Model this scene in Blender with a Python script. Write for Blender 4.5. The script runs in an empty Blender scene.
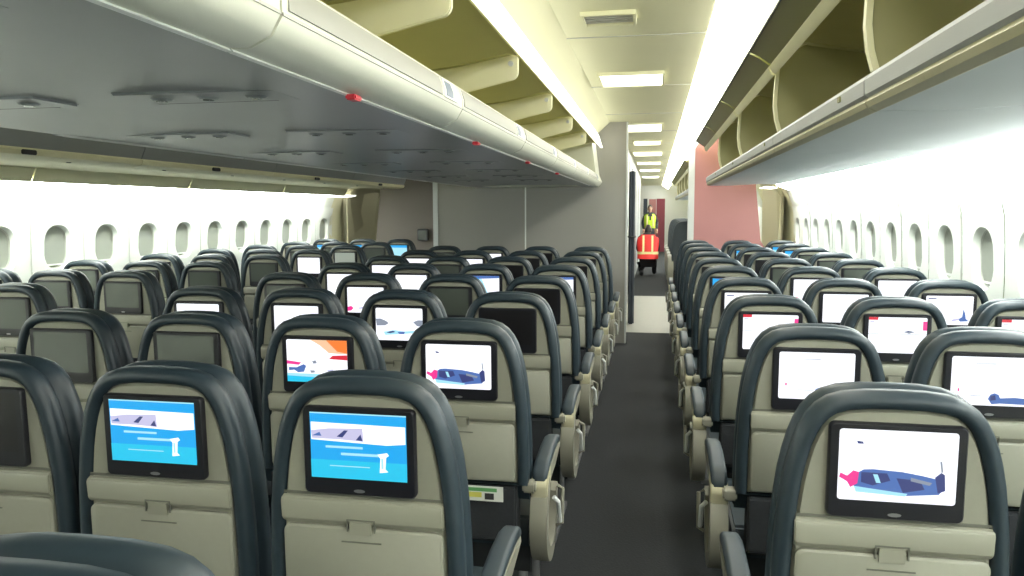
import bpy, math, random
from mathutils import Vector, Matrix
C = bpy.context.scene.collection
SC = bpy.context.scene
random.seed(7)
PI = math.pi
EYE = 1.5                                   # eye height above the cabin floor

# ------------------------------------------------------------------ camera
cam_d = bpy.data.cameras.new('camera'); cam = bpy.data.objects.new('camera', cam_d); C.objects.link(cam)
cam_d.sensor_width = 36; cam_d.lens = 763.0 / 1024 * 36
cam_d.clip_start = .02; cam_d.clip_end = 200
cam.matrix_world = (Matrix.Translation((0, 0, EYE)) @ Matrix.Rotation(.1843, 4, 'Z')
                    @ Matrix.Rotation(PI/2 - .1013, 4, 'X') @ Matrix.Rotation(-.0033, 4, 'Z'))
SC.camera = cam
# ------------------------------------------------------------------ world, exposure
w = bpy.data.worlds.new('world'); SC.world = w; w.use_nodes = True
nt = w.node_tree; bg = nt.nodes['Background']
tc = nt.nodes.new('ShaderNodeTexCoord'); sp = nt.nodes.new('ShaderNodeSeparateXYZ'); cr = nt.nodes.new('ShaderNodeValToRGB')
nt.links.new(tc.outputs['Generated'], sp.inputs[0]); nt.links.new(sp.outputs['Z'], cr.inputs[0]); nt.links.new(cr.outputs[0], bg.inputs[0])
cr.color_ramp.elements[0].position = 0; cr.color_ramp.elements[0].color = (.30, .34, .22, 1)
cr.color_ramp.elements[1].position = .12; cr.color_ramp.elements[1].color = (.55, .60, .58, 1)
bg.inputs[1].default_value = .85
SC.view_settings.view_transform = 'Standard'; SC.view_settings.look = 'None'
SC.view_settings.gamma = 1; SC.view_settings.use_curve_mapping = False
SC.view_settings.exposure = 0.0

# light levels (used by the lamp builders)
E_COVE_R, E_COVE_L, E_SIDE, E_PANEL = 12.0, 1.9, 32.0, 3.0

def area(name, loc, rot, sx, sy, power, col):
    l = bpy.data.lights.new(name, 'AREA'); l.shape = 'RECTANGLE'; l.size = sx; l.size_y = sy
    l.energy = power; l.color = col
    o = bpy.data.objects.new(name, l); C.objects.link(o); o.location = loc; o.rotation_euler = rot
    return o

# ------------------------------------------------------------------ materials
def mat(name, col, rough=.6, metal=0, noise=0, nscale=20, bump=0, emit=None, es=0, coat=0, spec=.5):
    m = bpy.data.materials.new(name); m.use_nodes = True
    n = m.node_tree; b = n.nodes['Principled BSDF']
    b.inputs['Base Color'].default_value = (*col, 1); b.inputs['Roughness'].default_value = rough
    b.inputs['Metallic'].default_value = metal; b.inputs['Coat Weight'].default_value = coat
    b.inputs['Specular IOR Level'].default_value = spec
    if emit: b.inputs['Emission Color'].default_value = (*emit, 1); b.inputs['Emission Strength'].default_value = es
    if noise or bump:
        t = n.nodes.new('ShaderNodeTexCoord'); k = n.nodes.new('ShaderNodeTexNoise')
        k.inputs['Scale'].default_value = nscale; k.inputs['Detail'].default_value = 5
        n.links.new(t.outputs['Object'], k.inputs['Vector'])
        if noise:
            mx = n.nodes.new('ShaderNodeMix'); mx.data_type = 'RGBA'
            mx.inputs[6].default_value = (*[c*(1-noise) for c in col], 1)
            mx.inputs[7].default_value = (*[min(1, c*(1+noise)) for c in col], 1)
            n.links.new(k.outputs['Fac'], mx.inputs[0]); n.links.new(mx.outputs[2], b.inputs['Base Color'])
        if bump:
            bp = n.nodes.new('ShaderNodeBump'); bp.inputs['Strength'].default_value = bump
            bp.inputs['Distance'].default_value = .003
            n.links.new(k.outputs['Fac'], bp.inputs['Height']); n.links.new(bp.outputs[0], b.inputs['Normal'])
    return m
M = {
 'leather': mat('navy_leather', (.018, .031, .041), .45, noise=.2, nscale=30, bump=.15),
 'pad': mat('armrest_pad', (.026, .040, .052), .5, noise=.1),
 'shell': mat('seat_shell', (.275, .27, .215), .5, noise=.04, nscale=60),
 'tray': mat('tray_plastic', (.29, .285, .23), .5, noise=.04, nscale=60),
 'groove': mat('panel_groove', (.13, .13, .105), .6),
 'ledge': mat('ledge_plastic', (.28, .275, .218), .45),
 'arm': mat('arm_plastic', (.26, .25, .20), .45, noise=.04),
 'hole': mat('dark_plastic', (.02, .022, .024), .6),
 'bezel': mat('bezel', (.010, .010, .014), .35),
 'pocket': mat('pocket_net', (.018, .02, .024), .85, noise=.3, nscale=120, bump=.4),
 'metal': mat('seat_metal', (.35, .35, .36), .4, metal=.8),
 'offglass': mat('off_glass', (.085, .098, .082), .22, coat=.3, spec=.8),  # pale window reflection lifted into the base colour
 'offblack': mat('black_glass', (.008, .007, .008), .3),
 'carpet': mat('aisle_carpet', (.016, .018, .021), .95, noise=.35, nscale=90, bump=.6),
 'lino': mat('galley_floor', (.30, .30, .27), .5, noise=.08, nscale=12),
 'wallw': mat('sidewall_panel', (.84, .86, .80), .55, noise=.02, nscale=5),
 'cream': mat('cream_panel', (.78, .75, .52), .5, noise=.03, nscale=6),
 'ceil': mat('ceiling_panel', (.78, .77, .54), .55, noise=.02, nscale=4),
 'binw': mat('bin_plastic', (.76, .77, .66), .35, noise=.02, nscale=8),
 'binin': mat('bin_interior', (.50, .48, .22), .6, noise=.04, nscale=8),
 'bindark': mat('bin_interior_shaded', (.42, .40, .20), .6, noise=.08, nscale=8),  # shade inside the right-hand bins put into the colour
 'divider': mat('bin_divider_cream', (.84, .82, .58), .5, noise=.04, nscale=8),
 'divdark': mat('bin_divider_shaded', (.40, .39, .22), .6, noise=.06, nscale=6),  # shaded copy of the cream divider colour
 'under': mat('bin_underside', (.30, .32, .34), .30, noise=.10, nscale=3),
 'lip': mat('bin_lip_grey', (.36, .37, .38), .5),
 'faceshade': mat('bin_face_shaded', (.25, .265, .27), .5, noise=.06, nscale=3),  # shade on the left-hand bin faces put into this grey
 'doorol': mat('bin_door_olive', (.20, .20, .07), .45),
 'underr': mat('bin_underside_pale', (.60, .65, .67), .5, noise=.05, nscale=3),
 'slot': mat('slot_dark', (.03, .03, .03), .7),
 'strip': mat('label_strip', (.50, .50, .45), .5),
 'white': mat('white_plastic', (.80, .82, .80), .4),
 'blueic': mat('sign_blue', (.12, .17, .25), .4),
 'red': mat('red_plastic', (.65, .03, .05), .4),
 'divw': mat('divider_grey', (.30, .29, .265), .6, noise=.03, nscale=3),
 'taupe': mat('divider_taupe', (.20, .175, .155), .65, noise=.05, nscale=4),
 'pink': mat('divider_pink', (.44, .20, .20), .6, noise=.06, nscale=3),
 'rim': mat('cream_rim', (.50, .47, .32), .5),
 'greyw': mat('galley_wall', (.42, .43, .42), .5, noise=.05, nscale=2),
 'curtain': mat('dark_curtain', (.04, .05, .065), .8),
 'alu': mat('pale_post', (.62, .64, .64), .4),
 'glass': mat('pane', (.8, .85, .8), .05),
 'shade': mat('window_shade', (.34, .36, .31), .7, noise=.06, nscale=9),
 'cove': mat('cove_light', (.9, .9, .8), .5, emit=(1, .99, .88), es=E_COVE_R),
 'coved': mat('cove_light_far_aisle', (.9, .9, .8), .5, emit=(1, .99, .88), es=1.2),
 'covel': mat('cove_light_left', (.9, .9, .8), .5, emit=(1, .99, .88), es=E_COVE_L),
 'labelm': mat('label_plate', (.36, .36, .32), .5),
 'side': mat('sidewall_light', (.9, .9, .9), .5, emit=(.94, 1, .95), es=E_SIDE),
 'panel': mat('light_panel', (.9, .9, .85), .5, emit=(1, 1, .90), es=E_PANEL),
 'frontseat': mat('front_seat_fabric', (.035, .045, .055), .6, noise=.2),
 'skin': mat('skin', (.48, .28, .20), .55), 'hair': mat('dark_hair', (.02, .015, .012), .7),
 'trouser': mat('black_trousers', (.015, .015, .018), .8), 'shirt': mat('dark_jacket', (.03, .035, .05), .8),
 'redvest': mat('red_vest', (.85, .035, .03), .6), 'yelvest': mat('yellow_vest', (.62, .85, .04), .6),
 'reflect': mat('reflective_tape', (.85, .75, .35), .4),
 'maroon': mat('maroon_panel', (.20, .03, .05), .6), 'card': mat('card_white', (.75, .76, .70), .5),
 'cardy': mat('card_yellow', (.65, .6, .12), .5), 'cardg': mat('card_green', (.12, .35, .12), .5),
}
gl = M['glass'].node_tree.nodes['Principled BSDF']; gl.inputs['Transmission Weight'].default_value = 1; gl.inputs['IOR'].default_value = 1.0
def em(name, col, s):
    return mat(name, (.02, .02, .02), .3, emit=col, es=s)
SCR = dict(white=em('screen_white', (.93, .95, 1), 1.25), azure=em('screen_azure', (.01, .42, .93), 1.0),
  cyan=em('screen_cyan', (.02, .60, .90), 1.0), pale=em('screen_pale', (.42, .84, 1), 1.0), blue=em('screen_blue', (.10, .22, .62), .8),
  navy=em('screen_navy', (.06, .08, .30), .7), pink=em('screen_pink', (.95, .04, .32), 1.0), red=em('screen_red', (.85, .03, .06), .9),
  orange=em('screen_orange', (1, .24, .04), 1.0), grey=em('screen_grey', (.35, .40, .50), .8), lilac=em('screen_lilac', (.62, .60, .85), 1),
  dim=em('screen_dim', (.42, .48, .40), .75), peach=em('screen_peach', (1, .62, .38), 1.0))

# ------------------------------------------------------------------ mesh helpers
class MB:
    def __init__(s): s.v = []; s.f = []; s.mi = []; s.ms = []
    def m(s, mt):
        if mt not in s.ms: s.ms.append(mt)
        return s.ms.index(mt)
    def add(s, vs, fs, mt):
        o = len(s.v); s.v += [tuple(p) for p in vs]; k = s.m(mt)
        for f in fs: s.f.append([i+o for i in f]); s.mi.append(k)
        return s
    def box(s, a, b, mt, T=None):
        x0, y0, z0 = a; x1, y1, z1 = b
        vs = [(x0,y0,z0),(x1,y0,z0),(x1,y1,z0),(x0,y1,z0),(x0,y0,z1),(x1,y0,z1),(x1,y1,z1),(x0,y1,z1)]
        if T: vs = [T(p) for p in vs]
        return s.add(vs, [(0,3,2,1),(4,5,6,7),(0,1,5,4),(1,2,6,5),(2,3,7,6),(3,0,4,7)], mt)
    def loft(s, rings, mt, cap0=True, cap1=True, closed=True):
        n = len(rings[0]); vs = [p for r in rings for p in r]; fs = []
        for i in range(len(rings)-1):
            for j in range(n if closed else n-1):
                a = i*n+j; b = i*n+(j+1) % n
                fs.append((a, b, b+n, a+n))
        if cap0: fs.append(tuple(reversed(range(n))))
        if cap1: fs.append(tuple(range((len(rings)-1)*n, len(rings)*n)))
        return s.add(vs, fs, mt)
    def prism_y(s, prof, y0, y1, mt, closed=True, caps=True):       # profile in (x, z) swept along y
        return s.loft([[(x, y0, z) for x, z in prof], [(x, y1, z) for x, z in prof]], mt, caps, caps, closed)
    def prism_x(s, prof, x0, x1, mt):                               # profile in (y, z) swept along x
        return s.loft([[(x0, y, z) for y, z in prof], [(x1, y, z) for y, z in prof]], mt)
    def tube(s, pts, r, mt, n=10):
        pts = [Vector(p) for p in pts]; rings = []
        for i, p in enumerate(pts):
            t = (pts[min(i+1, len(pts)-1)] - pts[max(i-1, 0)]).normalized()
            u = t.cross(Vector((0, 0, 1)) if abs(t.z) < .9 else Vector((1, 0, 0))).normalized(); v = t.cross(u)
            rr = r[i] if isinstance(r, (list, tuple)) else r
            rings.append([p + rr*(math.cos(2*PI*k/n)*u + math.sin(2*PI*k/n)*v) for k in range(n)])
        return s.loft(rings, mt)
    def mesh(s, name, smooth=40, bevel=0):
        me = bpy.data.meshes.new(name); me.from_pydata(s.v, [], s.f)
        for mt in s.ms: me.materials.append(mt)
        for p, k in zip(me.polygons, s.mi): p.material_index = k
        import bmesh
        b = bmesh.new(); b.from_mesh(me)
        bmesh.ops.recalc_face_normals(b, faces=b.faces)
        if bevel: bmesh.ops.bevel(b, geom=[e for e in b.edges if len(e.link_faces) == 2 and e.calc_face_angle() > .6], offset=bevel, segments=2, affect='EDGES', clamp_overlap=True)
        b.to_mesh(me); b.free()
        if smooth:
            for p in me.polygons: p.use_smooth = True
            me.set_sharp_from_angle(angle=math.radians(smooth))
        return me
    def build(s, name, parent=None, smooth=40, bevel=0):
        return link(name, s.mesh(name, smooth, bevel), parent)
def link(name, me, parent=None, loc=None):
    o = bpy.data.objects.new(name, me); C.objects.link(o)
    if parent: o.parent = parent
    if loc: o.location = loc
    return o
def empty(name, loc=(0, 0, 0)):
    o = bpy.data.objects.new(name, None); C.objects.link(o); o.location = loc; o.empty_display_size = .1; return o
def tag(o, label, cat, group=None):
    o['label'] = label; o['category'] = cat
    if group: o['group'] = group
    return o
def struct(o, label=None):
    o['kind'] = 'structure'
    if label: o['label'] = label
    return o
def rrect(cx, cz, w, h, r, n=5):
    pts = []
    for qx, qz, a0 in ((1, 1, 0), (-1, 1, 90), (-1, -1, 180), (1, -1, 270)):
        for k in range(n+1):
            a = math.radians(a0 + 90*k/n)
            pts.append((cx+qx*(w/2-r)+r*math.cos(a), cz+qz*(h/2-r)+r*math.sin(a)))
    return pts
def ordn(n): return ['zeroth','first','second','third','fourth','fifth','sixth','seventh','eighth','ninth','tenth','eleventh','twelfth','thirteenth','fourteenth','fifteenth','sixteenth','seventeenth','eighteenth'][n]

# heights above are measured from the eye; Z() brings them to the cabin floor at 0
Z = lambda z: z + EYE
XC = -1.32; XR = 1.70; XL = -4.34          # cabin centre line and side walls at window height
YD = 8.62                                  # centre partition
YS = 10.2                                  # side partitions
YA, YB = -2.6, 31.0                        # cabin built from .. to

# ------------------------------------------------------------------ floor
f = MB(); f.box((-4.6, YA, -.05), (2.0, 9.42, 0), M['carpet']); struct(f.build('floor', smooth=0), 'dark grey carpet along the aisle')
f = MB(); f.box((-4.6, 9.42, -.05), (2.0, 13.5, .0), M['lino']); struct(f.build('floor', smooth=0), 'pale hard floor of the cross-aisle')
f = MB(); f.box((-4.6, 13.5, -.05), (2.0, YB, .0), M['carpet']); struct(f.build('floor', smooth=0), 'dark carpet of the forward cabin')

# ------------------------------------------------------------------ side walls with windows
def wall_off(z):                           # how far the wall lies inboard of its widest line, z from eye
    pts = [(-1.5, .22), (-1.1, .05), (-.8, 0), (-.3, 0), (0, .02), (.2, .10), (.45, .26), (1.05, .9)]
    for (a, p), (b, q) in zip(pts, pts[1:]):
        if z <= b: return p + (q-p)*(z-a)/(b-a)
    return pts[-1][1]
WZ0, WZ1 = -.52, .04
def side_wall(sgn, name, windows, y0, y1, pitch, label):
    X = XR if sgn > 0 else XL
    P = lambda y, z, d=0: (X - sgn*wall_off(z) + sgn*d, y, Z(z))
    mb = MB()
    def strip(ya, yb, z0, z1, n):
        for i in range(n):
            a = z0+(z1-z0)*i/n; b = z0+(z1-z0)*(i+1)/n
            mb.add([P(ya, a), P(yb, a), P(yb, b), P(ya, b)], [(0, 1, 2, 3)], M['wallw'])
    strip(y0, y1, -1.5, WZ0, 6); strip(y0, y1, WZ1, .45, 5)
    ys = sorted(windows); edge = y0
    for wy in ys:
        a, b = wy-pitch/2, wy+pitch/2
        if a > edge+1e-4: mb.add([P(edge, WZ0), P(a, WZ0), P(a, WZ1), P(edge, WZ1)], [(0, 1, 2, 3)], M['wallw'])
        n = 6; ring = rrect(wy, -.262, .265, .335, .12, n); out = []
        for (py, pz) in ring:
            dy, dz = py-wy, pz+.25
            t = min((pitch/2)/max(abs(dy), 1e-6), ((WZ1+.25) if dz > 0 else (-.25-WZ0))/max(abs(dz), 1e-6))
            out.append((wy+dy*t, -.25+dz*t))
        # snap nearest point to each cell corner
        for cy_, cz_ in ((a, WZ0), (a, WZ1), (b, WZ0), (b, WZ1)):
            k = min(range(len(out)), key=lambda i: (out[i][0]-cy_)**2+(out[i][1]-cz_)**2); out[k] = (cy_, cz_)
        ring2 = [(wy+(p-wy)*.93, -.25+(q+.25)*.94) for p, q in ring]
        mb.loft([[P(p, q) for p, q in out], [P(p, q) for p, q in ring], [P(p, q, .035) for p, q in ring2], [P(p, q, .06) for p, q in ring2]], M['wallw'], False, False)
        edge = b
    if edge < y1-1e-4: mb.add([P(edge, WZ0), P(y1, WZ0), P(y1, WZ1), P(edge, WZ1)], [(0, 1, 2, 3)], M['wallw'])
    struct(mb.build(name, smooth=50), label)
    # vertical panel joints between every second window
    for i, wy in enumerate(ys):
        if i % 2: continue
        y = wy - pitch/2; j = MB()
        zs = [-1.1+.13*k for k in range(12)]
        j.loft([[P(y-.004, z, 0), P(y+.004, z, 0), P(y+.004, z, -.006), P(y-.004, z, -.006)] for z in zs], M['strip'])
        struct(j.build('trim_panel_joint'))
    return P
nwin = [0]
def win_unit(sgn, wy, shade):
    X = XR if sgn > 0 else XL
    P = lambda y, z, d=0: (X - sgn*wall_off(z) + sgn*d, y, Z(z))
    nwin[0] += 1
    o = struct(empty('window_%d' % nwin[0], P(wy, -.25, .1)))
    inv = Vector(P(wy, -.25, .1))
    L = lambda y, z, d: tuple(Vector(P(y, z, d)) - inv)
    ring = [(wy+(p-wy)*.94, -.25+(q+.25)*.95) for p, q in rrect(wy, -.262, .265, .335, .12, 6)]
    g = MB(); g.loft([[L(p, q, .054) for p, q in ring], [L(p, q, .060) for p, q in ring]], M['glass']); g.build('pane', o)
    fr = MB(); small = [(wy+(p-wy)*.9, -.25+(q+.25)*.93) for p, q in ring]
    fr.loft([[L(p, q, .038) for p, q in ring], [L(p, q, .038) for p, q in small], [L(p, q, .052) for p, q in small], [L(p, q, .052) for p, q in ring]], M['strip'], False, False); fr.build('window_frame', o)
    if shade > 0:                                                   # the pull-down shade, down by the given share
        top = max(q for p, q in ring); bot = min(q for p, q in ring); cut = top-(top-bot)*shade
        rr = [(p, max(q, cut)) for p, q in ring]
        s = MB(); s.loft([[L(p, q, .042) for p, q in rr], [L(p, q, .048) for p, q in rr]], M['shade'])
        s.box(L(wy-.08, cut, .036), L(wy+.08, cut+.012, .043), M['white'])
        s.build('window_shade', o)
wl = [4.94+.515*k for k in range(-4, 10)]
wr = [3.86+.53*k for k in range(-4, 12)]
DOOR0, DOOR1 = 9.75, 11.35
side_wall(-1, 'wall_left', wl, YA, DOOR0, .51, 'white side wall with oval windows left of the seats')
side_wall(1, 'wall_right', wr, YA, DOOR0+.12, .52, 'white side wall with oval windows right of the seats')
for k, y in enumerate(wl): win_unit(-1, y, .92)
for k, y in enumerate(wr): win_unit(1, y, .92)
wf = [14.3+.53*k for k in range(20)]
side_wall(1, 'wall_right_forward', wf, 12.2, YB, .52, 'white side wall of the forward cabin')
for y in wf[:10]: win_unit(1, y, .92)

# exit doors with their cream surrounds
def exit_door(n, sgn, y0, y1):
    X = XR if sgn > 0 else XL
    P = lambda y, z, d=0: (X - sgn*wall_off(z) + sgn*d, y, Z(z))
    s = MB(); zs = [-1.5+.125*k for k in range(17)]
    s.loft([[P(y0, z), P(y1+.9, z), P(y1+.9, z, .1), P(y0, z, .1)] for z in zs], M['cream']); struct(s.build('wall_door_surround_%s' % ('right' if sgn > 0 else 'left')))
    o = struct(empty('door_%d' % n, (X, (y0+y1)/2, 0)), 'cream cabin exit door in the side wall')
    base = Vector(o.location); L = lambda y, z, d: tuple(Vector(P(y, z, d))-base)
    d = MB(); ring = rrect((y0+y1)/2+.1, -.52, y1-y0-.35, 1.86, .22, 6)
    def ins(t): return [((y0+y1)/2+.1+(p-(y0+y1)/2-.1)*t, -.52+(q+.52)*t) for p, q in ring]
    d.loft([[L(p, q, 0) for p, q in ring], [L(p, q, -.06) for p, q in ins(.97)], [L(p, q, -.07) for p, q in ins(.88)], [L(p, q, -.05) for p, q in ins(.84)]], M['rim']); d.build('door_panel', o, smooth=50)
    h = MB(); h.tube([L(y0+.5, -.1, -.13), L(y0+.62, -.02, -.14), L(y0+.8, -.02, -.14), L(y0+.86, -.1, -.13)], .016, M['alu']); h.box(L(y0+.62, -.18, -.07), L(y0+.76, .02, -.11), M['strip']); h.build('door_handle', o)
    b = MB(); b.loft([[L(p, q, -.07) for p, q in rrect((y0+y1)/2+.1, -.95, .9, .62, .12, 5)], [L(p, q, -.20) for p, q in rrect((y0+y1)/2+.1, -.95, .8, .54, .12, 5)]], M['cream']); b.build('slide_cover', o, bevel=.01)
    wn = MB(); wn.loft([[L(p, q, -.075) for p, q in rrect((y0+y1)/2+.1, -.12, .2, .3, .08, 5)], [L(p, q, -.08) for p, q in rrect((y0+y1)/2+.1, -.12, .2, .3, .08, 5)]], M['offglass']); wn.build('door_window', o)
exit_door(1, -1, DOOR0, DOOR1)
exit_door(2, 1, DOOR0+.12, DOOR1+.1)

# ------------------------------------------------------------------ ceiling
def ceil_piece(prof, y0, y1, m, name, label=None):
    mb = MB(); n = len(prof); th = .03
    mb.prism_y(prof + [(x, z+th) for x, z in reversed(prof)], y0, y1, m); return struct(mb.build(name, smooth=30), label)
RIGHT_C = [(-.645, Z(.835)), (-.50, Z(.965)), (.30, Z(.965)), (.46, Z(.93))]
ceil_piece(RIGHT_C, YA, YB, M['ceil'], 'ceiling', 'cream ceiling panels above the right aisle')
ceil_piece([(-3.12, Z(.95)), (-2.9, Z(1.0)), (-2.1, Z(1.0)), (-1.94, Z(.95))], YA, YB, M['ceil'], 'ceiling', 'cream ceiling panels above the left aisle')
ceil_piece([(-1.94, Z(.96)), (-.60, Z(.96))], YA, YB, M['ceil'], 'ceiling', 'panel above the centre bins')
ceil_piece([(.46, Z(.95)), (2.0, Z(.95))], YA, YB, M['ceil'], 'ceiling', 'panel above the right bins')
ceil_piece([(-4.6, Z(.95)), (-3.12, Z(.95))], YA, YB, M['ceil'], 'ceiling', 'panel above the left bins')
for k in range(-1, 16):                    # cross joints of the ceiling panels
    y = .9+1.75*k
    if y > 26: break
    j = MB(); j.prism_y([(-.54, Z(.961)), (.29, Z(.961)), (.29, Z(.968)), (-.54, Z(.968))], y, y+.012, M['strip']); struct(j.build('trim_ceiling_joint'))

# cove lights: long lamp strips beside the ceiling
def lamp_strip(name, prof, y0, y1, m, label):
    o = empty(name, (prof[0][0], y0, prof[0][1])); L0 = Vector(o.location)
    mb = MB(); n = len(prof)
    mb.prism_y([(x-L0.x, z-L0.z) for x, z in prof], 0, y1-y0, m); mb.build('diffuser', o)
    for yy in (0, y1-y0-.02):
        e = MB(); e.prism_y([(x-L0.x+(.004 if i % 2 else -.004), z-L0.z+.004) for i, (x, z) in enumerate(prof)], yy-.01, yy+.03, M['alu'])
        e.build('end_cap', o)
    return tag(o, label, 'ceiling light')
def band(a, b, th=.02):                    # closed profile from a to b, thickness upward
    return [a, b, (b[0], b[1]+th), (a[0], a[1]+th)]
lamp_strip('cove_light', band((.27, Z(.955)), (.50, Z(.80))), YA, 12.0, M['cove'], 'broad glaring light strip along ceiling beside the right-hand bins')
lamp_strip('cove_light', band((.27, Z(.955)), (.50, Z(.80))), 12.05, 30.6, M['cove'], 'far continuation of the right ceiling light strip, in the forward cabin')
lamp_strip('cove_light', [(-.575, Z(.685)), (-.622, Z(.83)), (-.645, Z(.83)), (-.60, Z(.685))], YA, YD-.02, M['covel'], 'narrow white light strip along the top of the open centre bins')
lamp_strip('cove_light', [(-2.065, Z(.685)), (-1.985, Z(.92)), (-1.955, Z(.92)), (-2.04, Z(.685))], YA, YD-.02, M['coved'], 'light strip on the left aisle side of the centre bins')
lamp_strip('sidewall_light', band((1.42, Z(.285)), (1.56, Z(.235)), .012), YA, 9.6, M['side'], 'bright wash light above the windows of right side wall')
lamp_strip('sidewall_light', band((-4.21, Z(.185)), (-4.09, Z(.205)), .012), YA, 9.45, M['side'], 'bright wash light above the windows of left side wall')
lamp_strip('sidewall_light', band((1.42, Z(.285)), (1.56, Z(.235)), .012), 13, 26, M['side'], 'wash light above the forward cabin windows beyond the pink partition')

lamp_strip('sidewall_light', band((-4.21, Z(.185)), (-4.09, Z(.205)), .012), 9.5, 10.12, M['panel'], 'added fill lamp above the left exit door surround')  # fill lamp added to lighten the left door surround
lamp_strip('sidewall_light', band((1.30, Z(.265)), (1.44, Z(.255)), .012), 9.65, 10.12, M['panel'], 'added fill lamp above the right exit door surround')  # fill lamp added to lighten the right door surround
lamp_strip('doorway_fill', [(-3.75, Z(.93)), (-3.35, Z(.93)), (-3.35, Z(.95)), (-3.75, Z(.95))], 10.45, 11.6, M['covel'], 'added fill light over the left exit door area')  # added to brighten the dark left door behind the partition
lamp_strip('doorway_fill', [(.75, Z(.91)), (1.05, Z(.91)), (1.05, Z(.93)), (.75, Z(.93))], 10.45, 11.6, M['covel'], 'added fill light over the right exit door area')  # added to brighten the right door area likewise
# light panels and vent in the right aisle ceiling
def ceil_panel(x0, x1, y0, y1, kind, label):
    o = empty('ceiling_vent' if kind == 'vent' else 'ceiling_panel_light', ((x0+x1)/2, (y0+y1)/2, Z(.965))); hx, hy = (x1-x0)/2, (y1-y0)/2
    fr = MB()
    for a, b in (((-hx-.015, -hy-.015), (hx+.015, -hy)), ((-hx-.015, hy), (hx+.015, hy+.015)), ((-hx-.015, -hy), (-hx, hy)), ((hx, -hy), (hx+.015, hy))):
        fr.box((a[0], a[1], -.022), (b[0], b[1], 0), M['ceil'])
    fr.build('frame', o)
    if kind == 'vent':
        s = MB()
        for k in range(4): s.box((-hx, -hy+hy*2*k/4+.01, -.012), (hx, -hy+hy*2*k/4+.035, -.006), M['strip'])
        s.build('grille', o); b = MB(); b.box((-hx, -hy, -.005), (hx, hy, -.001), M['slot']); b.build('duct', o)
        tag(o, label, 'vent')
    else:
        b = MB(); b.box((-hx, -hy, -.016), (hx, hy, -.004), M['panel']); b.build('diffuser', o, bevel=.003)
        tag(o, label, 'ceiling light', 'square light panels along the aisle ceiling')
ceil_panel(-.36, -.12, 3.86, 4.06, 'vent', 'small slotted vent in ceiling at top edge of photo')
for k, (y0, y1, x0, x1) in enumerate([(5.55, 6.05, -.40, .04), (8.75, 9.55, -.42, .06), (10.9, 11.5, -.30, .06), (12.9, 13.8, -.36, .10), (15.6, 16.4, -.36, .10), (18.4, 19.4, -.36, .1), (22., 23.3, -.36, .1)]):
    ceil_panel(x0, x1, y0, y1, 'light', 'white square ceiling light panel, %s from the camera along the right aisle' % ordn(k+1))

# ------------------------------------------------------------------ overhead bins
# centre bins: one unit every 1.15 m, doors swung up, both sides
UL = 1.15
def arc(cx, cz, r, a0, a1, n): return [(cx+r*math.cos(math.radians(a0+(a1-a0)*k/n)), cz+r*math.sin(math.radians(a0+(a1-a0)*k/n))) for k in range(n+1)]
def centre_proto(s):                        # s=+1: opens to the right aisle. coordinates relative to (XC, y0, eye)
    parts = {}
    X = lambda x: s*x
    W = .74                                  # half width of the double bin
    L = UL-.008
    nose = [(W-.095, .258), (W-.055, .258), (W-.018, .275), (W, .305), (W, .335), (W-.010, .368), (W-.022, .380), (W-.04, .375), (W-.06, .34), (W-.08, .30), (W-.095, .285)]
    t = MB(); t.prism_y([(X(x), z) for x, z in nose], 0, L, M['binw' if s > 0 else 'under']); parts['bin_tray'] = t.mesh('bin_tray', 50)  # left-aisle trays take the underside grey as painted shade
    ln = MB(); ln.prism_y([(X(x), z) for x, z in [(W+.002, .306), (W+.002, .311), (W-.004, .311), (W-.004, .306)]], 0, L, M['strip'])
    ln.prism_y([(X(x), z) for x, z in [(W-.106, .262), (W-.094, .252), (W-.086, .254), (W-.094, .266)]], 0, L, M['white']); parts['edge_trim'] = ln.mesh('edge_trim', 30)
    lb = MB(); lb.prism_y([(X(x), z) for x, z in [(W+.003, .318), (W+.002, .338), (W-.009, .368), (W-.016, .364), (W-.008, .336), (W-.006, .318)]], .02, L-.22, M['labelm']); parts['label_strip'] = lb.mesh('label_strip', 30)
    sg = MB(); sg.prism_y([(X(x), z) for x, z in [(W+.004, .316), (W+.003, .338), (W-.008, .370), (W-.016, .364), (W-.008, .336), (W-.006, .316)]], L-.20, L-.06, M['white'])
    sg.prism_y([(X(x), z) for x, z in [(W+.0055, .321), (W+.0045, .338), (W-.0055, .363), (W-.016, .358), (W-.008, .336), (W-.004, .321)]], L-.185, L-.115, M['blueic'])
    parts['row_sign'] = sg.mesh('row_sign', 30)
    inn = MB(); inn.prism_y([(X(x), z) for x, z in [(W-.06, .345), (W-.10, .32), (W-.40, .315), (W-.62, .36), (.02, .50), (.02, .72), (.00, .72), (.0, .48), (.1, .33), (W-.40, .30), (W-.10, .305), (W-.05, .335)]], .004, L-.004, M['binin']); parts['bin_interior'] = inn.mesh('bin_interior', 40)
    dr = MB(); dr.prism_y([(X(x), z) for x, z in [(.03, .61), (.42, .652), (.66, .698), (.712, .684), (.718, .692), (.69, .718), (.42, .672), (.03, .63)]], .01, L-.01, M['binin']); parts['raised_door'] = dr.mesh('raised_door', 40)
    # end web of the raised door: rounded plate hanging below it
    web = [(.20, .625), (.20, .50), (.42, .525), (.54, .552), (.655, .578)] + arc(.672, .618, .036, -70, 5, 5) + [(.708, .684), (.68, .694), (.42, .648)]
    wb = MB(); wb.loft([[(X(x), 0, z) for x, z in web], [(X(x), .022, z) for x, z in web]], M['divider']); parts['door_web'] = wb.mesh('door_web', 40, bevel=.004)
    st = MB(); st.tube([(X(.675), -.008, .655), (X(.675), .0, .655)], .012, M['alu'], 12); parts['hinge_bolt'] = st.mesh('hinge_bolt', 40)
    ht = MB(); ht.box((X(W-.05), L*.84, .395), (X(W-.03), L*.84+.07, .428), M['white']) if False else None
    return parts
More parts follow.
